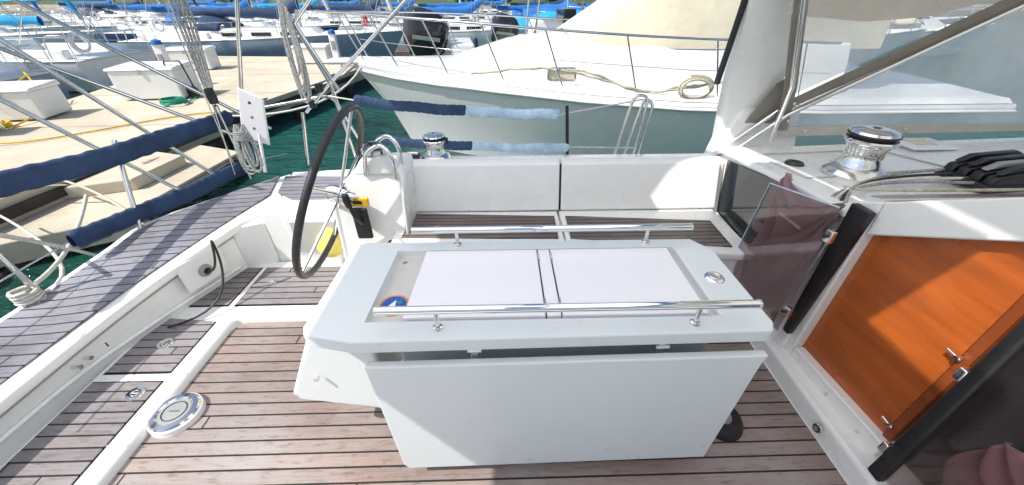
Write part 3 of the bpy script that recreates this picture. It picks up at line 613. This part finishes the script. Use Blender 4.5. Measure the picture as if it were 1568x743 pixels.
h=grp('yellow_rope'); tube('coil',[coil((-8.7,6.6,-.38),.2,4,.02,.03)],.014,ROPEY,h); tube('lead',[[(-8.6,6.5,-.38),(-8.2,6.9,-.37),(-8.9,7.9,-.2),(-9.9,8.6,.2)]],.014,ROPEY,h,smooth=True)
h=grp('power_cord'); tube('lead',[[(-9.6,8.4,.2),(-8.5,5.4,-.37),(-7,5.6,-.38),(-6.3,7.5,-.38),(-5.6,7.6,-.38)]],.012,ROPEY,h,smooth=True); tube('red',[[(-10.5,7.9,.1),(-9.9,6.6,-.3),(-9.3,6.1,-.3)]],.014,REDM,h,smooth=True)
for x,y in [(-8.3,10.3),(-5.3,13.4)]:
    g=grp('dock_power_pedestal',(x,y,-.4)); prism('post',[(-.1,-.08),(.1,-.08),(.1,.08),(-.1,.08)],0,.95,PANEL,g,.02); lathe('cap',[(.12,0),(.1,.08),(0,.12)],(0,0,.95),BLUE,g,seg=12); box('outlet',(-.06,-.1,.5),(.06,-.08,.75),GREYM,g,.01)
fp=grp('folding_cart',(-7.1,9.0,-.4)); tube('frame',[rnd_path([(-.2,0,.1),(-.2,0,.75),(.15,0,.75),(.15,.1,.1)],.05)],.015,BLACK,fp); cyl('wheel',(-.2,-.04,.12),(-.2,.04,.12),.12,BLACK,fp); cyl('wheel_b',(.15,-.04,.12),(.15,.04,.12),.12,BLACK,fp)
# ------------------------------------------------------------------ other boats
def loft(name,secs,m,par,close=True):
    n=len(secs[0]); vs=[p for s in secs for p in s]
    fs=[[i*n+j,(i+1)*n+j,(i+1)*n+j+1,i*n+j+1] for i in range(len(secs)-1) for j in range(n-1)]
    if close: fs.append([(len(secs)-1)*n+j for j in range(n)])
    o=mk(name,vs,fs,m,par,0,True); e=o.modifiers.new('e','EDGE_SPLIT'); e.split_angle=math.radians(38); return o
def hull(par,L,Bm_,fb,fs_,m,bootm,plumb=.4,stern=.85,flare=.8):
    secs=[];deck=[]
    N=14
    for i in range(N+1):
        t=i/N; x=L*(1-t)
        hb=Bm_/2*min(1,(math.sin(min(1,t/.62)*math.pi/2))**.9)*(1 if t<.62 else 1-(1-stern)*((t-.62)/.38)**1.6)
        hb=max(hb,.02); sz=fb+(fs_-fb)*min(1,t*1.25)
        rake=plumb*(1-t)**3
        row=[]
        for k in range(-6,7):
            a=abs(k)/6; sg=-1 if k<0 else 1
            if a>=.999: y=hb; z=sz; rx=0
            elif a>.8: y=hb*1.01; z=sz-.10; rx=.1
            elif a>.6: y=hb*(.96 if flare>.85 else .90); z=sz*.55; rx=.45
            elif a>.45: y=hb*flare; z=.12; rx=.9
            elif a>.3: y=hb*flare*.96; z=-.05; rx=1.
            elif a>.1: y=hb*.5; z=-.3; rx=1.2
            else: y=0; z=-.4; rx=1.3
            row.append((x-rake*rx,sg*y,z))
        secs.append(row)
        deck.append([(x-.02,-hb*.97,sz+.01),(x-.02,-hb*.5,sz+.05),(x-.02,0,sz+.07),(x-.02,hb*.5,sz+.05),(x-.02,hb*.97,sz+.01)])
    loft('hull_shell',secs,m,par); loft('deck',deck,DECKB if R.random()<.4 else WHITE2,par)
    for sg in (-1,1):
        tube('toe_rail',[[(s[0 if sg<0 else 12][0],s[0 if sg<0 else 12][1],s[0 if sg<0 else 12][2]+.02) for s in secs]],.025,ALU if R.random()<.5 else m,par,res=1)
        tube('boot_stripe',[[(s[3 if sg<0 else 9][0],s[3 if sg<0 else 9][1]*1.012,.14) for s in secs]],.03,bootm,par,res=1)
    return secs
def frust(name,x0,x1,w0,w1,z0,z1,slf,sla,m,par,bevel=.06,ins=.12):
    vs=[(x0,-w0,z0),(x1,-w1,z0),(x1,w1,z0),(x0,w0,z0),(x0+sla,-w0+ins,z1),(x1-slf,-w1+ins,z1),(x1-slf,w1-ins,z1),(x0+sla,w0-ins,z1)]
    return mk(name,vs,[[0,1,2,3],[4,5,6,7],[0,1,5,4],[1,2,6,5],[2,3,7,6],[3,0,4,7]],m,par,bevel,seg=3)
def sailboat(name,x,y,hd,L,bm,hm,cov,boot):
    g=grp(name,(x,y,-1),hd); fb=1.25*L/11; fs_=1.0*L/11
    S=hull(g,L,bm,fb,fs_,hm,boot,.9,.8,.86)
    frust('cabin',L*.30,L*.70,bm*.30,bm*.17,fs_,fs_+.42,.5,.1,WHITE,g)
    for sg in (-1,1):
        for k in range(3):
            xx=L*(.35+.1*k); yy=sg*(bm*(.30-.035*(k))-.015)
            box('cabin_window',(xx,yy-.05,fs_+.15),(xx+L*.07,yy+.05,fs_+.29),GLASSD,g,.02)
    for sg in (-1,1): box('coaming',(L*.05,sg*bm*.28-.12,fs_),(L*.30,sg*bm*.28+.12,fs_+.28),WHITE,g,.05)
    mx=L*.60; mh=fs_+L*1.25
    cyl('mast',(mx,0,fs_+.3),(mx,0,mh),.085,R.choice([ALU,MASTW,ALU]),g,12)
    bz=fs_+.80; cyl('boom',(mx,0,bz),(L*.18,0,bz+.05),.06,ALU,g,10)
    def fn(u,v):
        a=2*math.pi*v; xx=mx+.1-(mx+.1-L*.17)*u; r=(.23-.10*u)*(1+.1*math.sin(u*30+v*9)); return (xx,math.cos(a)*r*.6,bz+.14+math.sin(a)*r+(.35*max(0,1-u*7)))
    grid('sail_cover',fn,24,12,cov,g)
    dm=cov
    if R.random()<.8:
        grid('dodger_canvas',lambda u,v:(L*.27+.9*u-.1,(v-.5)*bm*.56,fs_+.35+.5*math.sin(math.pi*min(1,max(0,v)))**.35*(1-.45*u*u)),6,14,dm,g,.01)
    if R.random()<.5:
        bmt=dm if R.random()<.7 else BEIGE
        grid('bimini_canvas',lambda u,v:(L*.04+1.7*u,(v-.5)*bm*.6,fs_+1.45+.15*math.sin(math.pi*v)),4,8,bmt,g,.02)
        tube('bimini_frame',[[(L*.06+.3,sg*bm*.3,fs_),(L*.06+.9,sg*bm*.3,fs_+1.45)] for sg in (-1,1)]+[[(L*.06+1.4,sg*bm*.3,fs_),(L*.06+.2,sg*bm*.3,fs_+1.45)] for sg in (-1,1)],.015,STEEL,g,res=1)
    st=[];ll=[]
    for sg in (-1,1):
        pts=[]
        for i in range(0,15,2):
            p=S[i][0 if sg<0 else 12]; q=(p[0]-(.25 if i==0 else 0),p[1]*.95,p[2]); st.append([q,(q[0],q[1],q[2]+.62)]); pts.append((q[0],q[1],q[2]+.62))
        ll.append(pts); ll.append([(a,b,c_-.3) for a,b,c_ in pts])
    tube('stanchions',st,.014,STEEL,g,res=1); tube('lifelines',ll,.006,STEEL,g,res=0)
    tube('rigging',[[(L*.98,0,fb),(mx,0,mh)],[(.05,0,fs_),(mx,0,mh)]]+[[(mx-.2*k,sg*bm*.46,fs_),(mx,0,mh*(.97-.45*k))] for sg in (-1,1) for k in (0,1)],.008,STEEL,g,res=0)
    if R.random()<.6:
        cyl('furled_jib',(L*.975,0,fb+.3),(mx+.25,0,mh*.95),.09,R.choice([MASTW,cov,MASTW]),g,8)
    tube('pulpit',[rnd_path([(L*.86,-bm*.20,fb),(L*.90,-bm*.16,fb+.65),(L*1.0,0,fb+.68),(L*.90,bm*.16,fb+.65),(L*.86,bm*.20,fb)],.2),rnd_path([(.7,-bm*.38,fs_),(.6,-bm*.38,fs_+.65),(.05,-bm*.34,fs_+.65),(.05,bm*.34,fs_+.65),(.6,bm*.38,fs_+.65),(.7,bm*.38,fs_)],.15)],.016,STEEL,g,res=2)
    for k in range(2):
        fx=L*(.3+.3*k)
        for sg in (-1,1): lathe('fender',[(0,-.3),(.09,-.26),(.11,-.1),(.11,.1),(.09,.26),(0,.3)],(fx,sg*bm*.53,.55),R.choice([NAVY,PANEL,PANEL]),g,seg=12)
    lathe('life_ring',[(.18,-.05),(.24,-.07),(.30,0),(.24,.07),(.18,.05),(.18,-.05)],(.1,bm*.25,fs_+.45),R.choice([PANEL,PANEL,REDM]),g,axis=(1,0,0),seg=16)
    return g
H=math.pi
WB=[(-11.6,9.6,9.5,H,HULLG,BLUE),(-12.0,13.2,10.5,H,HULLW,TURQ),(-15.2,18.4,11,0,HULLG,NAVY),(-28,17.6,11.5,0,HULLW,BLUE),(-7.5,22.8,10.5,0,HULLW,BLUE),(-19.5,22.6,11,0,HULLB,BLUE),(-32,23,11,0,HULLW,TURQ),
 (-14,27.2,11,0,HULLW,NAVY),(-26,27.5,11,0,HULLG,BLUE),(-39,28,11,0,HULLW,BLUE),(-2,28,10.5,0,HULLB,BLUE),(-20,32.5,11,0,HULLW,TURQ),(-8,32.8,11,0,HULLW,BLUE),(-33,33,11,0,HULLW,NAVY),(-46,34,11,0,HULLW,BLUE),
 (4,33.5,11,0,HULLW,BLUE),(-14,38.5,11,0,HULLG,BLUE),(-27,39,11,0,HULLW,BLUE),(-1,39,11,0,HULLW,NAVY),(-41,40,11,0,HULLW,BLUE),(11,28,11,0,HULLG,BLUE),(24,31,11,0,HULLW,NAVY),(17,37,11,0,HULLW,BLUE),(-55,40,11,0,HULLW,TURQ),(-21,46,11,0,HULLW,BLUE),(-6,46,11,0,HULLW,BLUE),(-37,48,11,0,HULLB,BLUE)]
for x,y,L,hd,hm,cv in WB: sailboat('moored_sailboat',x,y,hd+R.uniform(-.05,.05),L,L*.32,hm,cv,R.choice([NAVY,REDM,BLACK]))
COWL=mat('cowling_black',(.012,.013,.015),.18,var=.2,coat=.5)
def outboard(par,loc,s=1.0,rz=0,tilt=0):
    g=bpy.data.objects.new('outboard_motor',None); g.location=loc; COL.objects.link(g); g.rotation_euler=(0,tilt,rz)
    if par: g.parent=par
    secs=[]
    for z,lx,ly,ox in [(.35,.12,.10,.0),(.38,.26,.19,.0),(.5,.33,.22,.02),(.7,.36,.23,.03),(.9,.35,.22,.02),(1.02,.28,.19,-.0),(1.08,.15,.11,-.03),(1.09,.02,.02,-.03)]:
        secs.append([((ox+lx*math.copysign(abs(math.cos(a))**.7,math.cos(a)))*s,ly*math.copysign(abs(math.sin(a))**.7,math.sin(a))*s,z*s) for a in [2*math.pi*k/20 for k in range(21)]])
    loft('cowling',secs,COWL,g)
    ext('midsection',[(-.10*s,-.07*s,.36*s),(.16*s,-.07*s,.36*s),(.12*s,-.07*s,-.5*s),(-.12*s,-.07*s,-.5*s)],(0,.14*s,0),COWL,g,.04)
    box('cavitation_plate',(-.32*s,-.12*s,-.52*s),(.16*s,.12*s,-.49*s),COWL,g,.01)
    lathe('gearcase',[(0,-.28*s),(.05*s,-.22*s),(.075*s,0),(.06*s,.2*s),(0,.25*s)],(-.02*s,0,-.68*s),COWL,g,axis=(1,0,0),seg=14)
    ext('skeg',[(-.05*s,-.01*s,-.7*s),(.12*s,-.01*s,-.7*s),(-.02*s,-.01*s,-.95*s)],(0,.02*s,0),COWL,g)
    box('bracket',(.12*s,-.12*s,-.05*s),(.3*s,.12*s,.36*s),GREYM,g,.03)
    ext('decal',[(-.2*s,-.235*s,.62*s),(.25*s,-.235*s,.66*s),(.25*s,-.235*s,.72*s),(-.2*s,-.235*s,.68*s)],(0,-.004*s,0),STEEL,g)
pb=grp('outboard_powerboat',(-2.1,13.2,-1),0.12)
hull(pb,8.5,2.8,1.25,.95,HULLW,NAVY,1.2,.95,.78)
frust('console',3.0,4.6,.6,.5,.9,1.9,.5,.1,WHITE,pb); box('windscreen',(4.0,-.5,1.8),(4.4,.5,2.2),GLASSD,pb,.05)
box('transom_bench',(.5,-1.1,.95),(1.2,1.1,1.35),WHITE,pb,.06)
for k,yy in enumerate((-.86,.0,.86)): outboard(pb,(-.45-.12*k,yy,.42),1.7,0,.22)
tube('t_top_frame',[[(3,s*.7,1),(3.2,s*.9,2.9)] for s in (-1,1)]+[[(4.6,s*.6,1),(4.4,s*.9,2.9)] for s in (-1,1)],.03,STEEL,pb); box('t_top',(2.6,-1.1,2.9),(5.0,1.1,2.98),WHITE,pb,.03)
pb=grp('outboard_powerboat',(.2,15.8,-1),0.05)
hull(pb,7.5,2.6,1.2,.9,HULLG,NAVY,1.2,.95,.78); box('console',(3,-.5,.9),(4,.5,1.7),WHITE,pb,.08); outboard(pb,(-.3,-.4,.5),1.4,0,.2); outboard(pb,(-.3,.4,.5),1.4,0,.2)
def canopyboat(x,y,hd,L,cov,cz0=1.3,ch=.75):
    g=grp('moored_cabin_cruiser',(x,y,-1),hd); hull(g,L,3.2,1.4,1.05,HULLW,NAVY,1.1,.92,.8)
    frust('cabin',L*.35,L*.78,1.15,.7,1.05,1.65,1.3,.1,WHITE,g)
    frust('windscreen',L*.45,L*.55,1.05,.95,1.65,2.0,.5,0,GLASSD,g)
    grid('canvas',lambda u,v:(L*.02+L*.50*u,(v-.5)*2.8,cz0+ch*(math.sin(math.pi*min(.98,max(.02,v)))**.4)*(.7+.3*math.sin(math.pi*u))+.05*math.sin(u*22+v*3)),20,16,cov,g,.02)
    tube('bow_rail',[[(L*.45,s*1.4,1.95),(L*.75,s*1.15,2.0),(L*.98,0,2.1)] for s in (-1,1)]+[[(L*k,s*w,1.2),(L*k,s*w,1.97)] for s in (-1,1) for k,w in ((.5,1.4),(.62,1.35),(.75,1.12),(.88,.6))],.018,STEEL,g,res=1)
canopyboat(.4,18.2,0.0,9.5,TURQ,1.15,.85); canopyboat(12.2,22.2,math.pi,9,BLUE,1.3,.8); canopyboat(7.0,16.6,0,10,BLUE,1.2,.6); canopyboat(13.5,19.8,0,10,CREAM); canopyboat(1.0,24,0,9,BLUE,1.3,.9)
# ------------------------------------------------------------------ foreground motor yacht
M=grp('white_motor_yacht')
ST=[(0,.03,.47),(.35,.34,.46),(.9,.78,.44),(1.7,1.22,.41),(2.7,1.60,.36),(4,1.92,.28),(5.5,2.10,.20),(7.5,2.18,.16),(10.5,2.15,.16)]
BX,BY=-2.78,7.72
secs=[];deck=[]
for s,hb,sz in ST:
    rk=max(0,1-s/3.2)
    row=[]
    for sg in (-1,1):
        pts=[(hb,sz,0),(hb*1.012,sz-.05,.03),(hb*1.0,sz-.13,.08),(hb*.93,sz-.45,.32),(hb*.82,sz-.85,.6),(hb*.74,-.93,.85),(hb*.72,-1.05,.9),(hb*.35,-1.3,1.1)]
        q=[(BX+s+rk*p[2]*1.0,BY+sg*p[0],p[1]) for p in pts]
        row+= q if sg<0 else q[::-1]
    secs.append(row)
    deck.append([(BX+s,BY-hb*.98,sz+.0),(BX+s,BY-hb*.94,sz+.06),(BX+s,BY-hb*.86,sz+.06),(BX+s,BY-hb*.4,sz+.1),(BX+s,BY,sz+.12),(BX+s,BY+hb*.4,sz+.1),(BX+s,BY+hb*.86,sz+.06),(BX+s,BY+hb*.98,sz+.02)])
loft('hull_shell',secs,HULLW,M); loft('foredeck',deck,WHITE,M)
tube('rub_rail',[[(BX+s+max(0,1-s/3.2)*.05,BY-hb*1.015,sz-.10) for s,hb,sz in ST]],.028,WHITE2,M); tube('rub_rail_insert',[[(BX+s+max(0,1-s/3.2)*.05,BY-hb*1.03,sz-.10) for s,hb,sz in ST]],.010,GREYM,M)
tr=[]
for s,w,z0,z1 in [(1.9,.20,.45,.50),(2.3,.75,.42,.62),(2.9,1.10,.40,.78),(3.8,1.42,.34,.88),(5.0,1.62,.26,.95),(6.6,1.72,.22,1.0),(8,1.75,.2,1.0)]:
    tr.append([(BX+s,BY-w,z0),(BX+s,BY-w*.985,z0+(z1-z0)*.55),(BX+s,BY-w*.93,z1-.09),(BX+s,BY-w*.82,z1),(BX+s,BY-w*.4,z1+.07),(BX+s,BY,z1+.09),(BX+s,BY+w*.4,z1+.07),(BX+s,BY+w*.82,z1),(BX+s,BY+w*.98,z0+.1),(BX+s,BY+w,z0)])
loft('trunk_cabin',tr,WHITE,M)
def frame_rect(name,cx,cy,cz,w,h,m1,m2,par):
    box(name+'_glass',(cx-w/2,cy-.006,cz-h/2),(cx+w/2,cy+.01,cz+h/2),m2,par,.02)
    tube(name+'_ring',[rnd_path([(cx-w/2,cy-.01,cz),(cx-w/2,cy-.01,cz+h/2),(cx+w/2,cy-.01,cz+h/2),(cx+w/2,cy-.01,cz-h/2),(cx-w/2,cy-.01,cz-h/2),(cx-w/2,cy-.01,cz)],.04)],.022,m1,par)
frame_rect('porthole',.93,6.17,.50,.42,.17,STEEL,CREAM,M)
dh=[]
for s,w,z1 in [(3.9,1.1,.95),(4.6,1.35,1.35),(5.4,1.5,1.85),(6.0,1.55,2.05),(8.5,1.55,2.1)]:
    dh.append([(BX+s,BY-w-.05,.85),(BX+s,BY-w,(z1+.85)/2),(BX+s,BY-w*.9,z1),(BX+s,BY,z1+.08),(BX+s,BY+w*.9,z1),(BX+s,BY+w,(z1+.85)/2),(BX+s,BY+w+.05,.85)])
loft('windscreen_canvas',dh,CREAM,M)
box('flybridge',(BX+6.2,BY-1.7,2.1),(BX+9.5,BY+1.7,2.9),WHITE,M,.1)
lathe('foredeck_hatch',[(0,.05),(.28,.05),(.3,.0)],(BX+3.3,BY-.1,.86),WHITE2,M)
rail_=[(BX-.45,BY,1.28)]+[(BX+s-.15,BY-hb*1.0-.03,sz+.82) for s,hb,sz in ST[1:8]]
rail2=[(BX-.45,BY,1.28)]+[(BX+s-.15,BY+hb*1.0,sz+.82) for s,hb,sz in ST[1:8]]
tube('bow_rail',[rail_,rail2],.018,STEEL,M,smooth=True)
bs=[]
for s,hb,sz in [(.15,.15,.47),(.9,.78,.44),(1.8,1.26,.41),(2.7,1.60,.36),(3.6,1.83,.30),(4.7,2.0,.24),(5.9,2.12,.19),(7.1,2.17,.17)]:
    for sg in (-1,1): bs.append([(BX+s+.12,BY+sg*hb*.93,sz+.03),(BX+s-.2,BY+sg*(hb*1.0+.02),sz+.82)])
tube('rail_stanchions',bs,.013,STEEL,M)
tube('mid_wire',[[(BX+s-.02,BY-hb*.97,sz+.43) for s,hb,sz in ST[1:8]]],.005,STEEL,M)
box('anchor_pulpit',(BX-.45,BY-.16,.46),(BX+.8,BY+.16,.54),WHITE,M,.03)
rope=[]
for i in range(50):
    t=i/49; s=2.3+4.3*t
    for j in range(len(ST)-1):
        if ST[j][0]<=s<=ST[j+1][0]:
            q=(s-ST[j][0])/(ST[j+1][0]-ST[j][0]); hb=ST[j][1]*(1-q)+ST[j+1][1]*q; sz=ST[j][2]*(1-q)+ST[j+1][2]*q
    rope.append((BX+s,BY-hb*.93+.03*math.sin(i*1.1),sz+.09+.20*abs(math.sin(t*math.pi*1.5+.2))**1.5+.01*math.sin(i*2.1)))
mr=grp('mooring_rope'); tube('draped_rope',[rope,[(p[0]+.05,p[1]+.02,p[2]+.035*math.sin(i*.4)) for i,p in enumerate(rope)][16:40]],.018,ROPET,mr,smooth=True); 
ex=Vector(rope[-12]); tube('loops',[[(ex.x+(.20+.003*a)*math.cos(a*.5),ex.y-.05+.02*a*.1,ex.z-.0+(.12+.002*a)*math.sin(a*.5)) for a in range(30)]],.017,ROPET,mr,smooth=True)
bl=grp('bow_mooring_line'); tube('lines',[[(BX+.1,BY-.1,.45),(-3.7,8.6,-.1),(-4.9,9.6,-.38)],[(BX+.2,BY-.2,.42),(-3.2,7.2,-.4),(-5.3,7.3,-.38)]],.02,ROPEW,bl,smooth=True)
# ------------------------------------------------------------------ far shore
sh=grp('shore_bank'); prism('bank',[(-300,62),(300,66),(300,400),(-300,400)],-1.5,-.2,CONC2,sh)
mk('hill',[(-300,120,-.2),(300,120,-.2),(300,260,28),(-300,260,22),(-300,500,10),(300,500,10)],[[0,1,2,3],[3,2,5,4]],mat('hill_green',(.07,.10,.04),.9,var=.4,vs=.05),None)
def leaf_mass(name,centres,n,par=None):
    vs=[];fs=[]
    for cx,cy,cz_,rx,rz_ in centres:
        for i in range(n):
            th=R.uniform(0,2*math.pi); ph=math.acos(R.uniform(-1,1)); rr=R.uniform(.55,1.05)
            p=Vector((cx+rx*rr*math.sin(ph)*math.cos(th),cy+rx*rr*math.sin(ph)*math.sin(th),cz_+rz_*rr*math.cos(ph)))
            a=Vector((R.uniform(-1,1),R.uniform(-1,1),R.uniform(-1,1))).normalized()*.3; b_=a.orthogonal().normalized()*.22
            k=len(vs); vs+= [p-a,p+b_,p+a,p-b_]; fs.append([k,k+1,k+2,k+3])
    return mk(name,vs,fs,TREE,par)
for tx in (-40,-26,-14,-6,0,8,20,33):
    t=grp('shore_tree'); h0=R.uniform(64,72)
    cyl('trunk',(tx,h0,-.3),(tx,h0,3.4),.28,BARK,t,8,.15)
    for k in range(3): cyl('limb',(tx,h0,2.2+.4*k),(tx+R.uniform(-2,2),h0+R.uniform(-2,2),4.5),.12,BARK,t,6,.05)
    leaf_mass('crown',[(tx+R.uniform(-2.4,2.4),h0+R.uniform(-1.5,1.5),2.4+R.uniform(-1.5,2.5),R.uniform(1.2,2),R.uniform(1.,1.6)) for k in range(8)],170,t)
# ------------------------------------------------------------------ light, sky, camera
el=math.radians(52); az=math.atan2(-.41,-.91)
sd=Vector((math.cos(el)*math.cos(az),math.cos(el)*math.sin(az),math.sin(el)))
sun=bpy.data.lights.new('sun','SUN'); sun.energy=5; sun.angle=math.radians(.5); sun.color=(1,.96,.9)
so=bpy.data.objects.new('sun',sun); COL.objects.link(so); so.rotation_euler=sd.to_track_quat('Z','Y').to_euler(); so.location=(0,0,20)
w=bpy.data.worlds.new('World'); sc.world=w; w.use_nodes=True; nt=w.node_tree
sk=nt.nodes.new('ShaderNodeTexSky'); sk.sky_type='NISHITA'; sk.sun_disc=False; sk.sun_elevation=el; sk.sun_rotation=math.atan2(sd.x,sd.y); sk.air_density=1.; sk.dust_density=2.
nt.links.new(sk.outputs[0],nt.nodes['Background'].inputs[0]); nt.nodes['Background'].inputs[1].default_value=.15
cam=bpy.data.cameras.new('camera'); cam.sensor_width=36; cam.lens=566/1568*36; cam.clip_start=.02; cam.clip_end=1500
co=bpy.data.objects.new('camera',cam); COL.objects.link(co); co.location=(0,0,1.5); co.rotation_euler=(math.radians(90-33.6),0,math.radians(-1.5)); sc.camera=co
sc.view_settings.view_transform='Standard'; sc.view_settings.look='None'; sc.view_settings.exposure=0
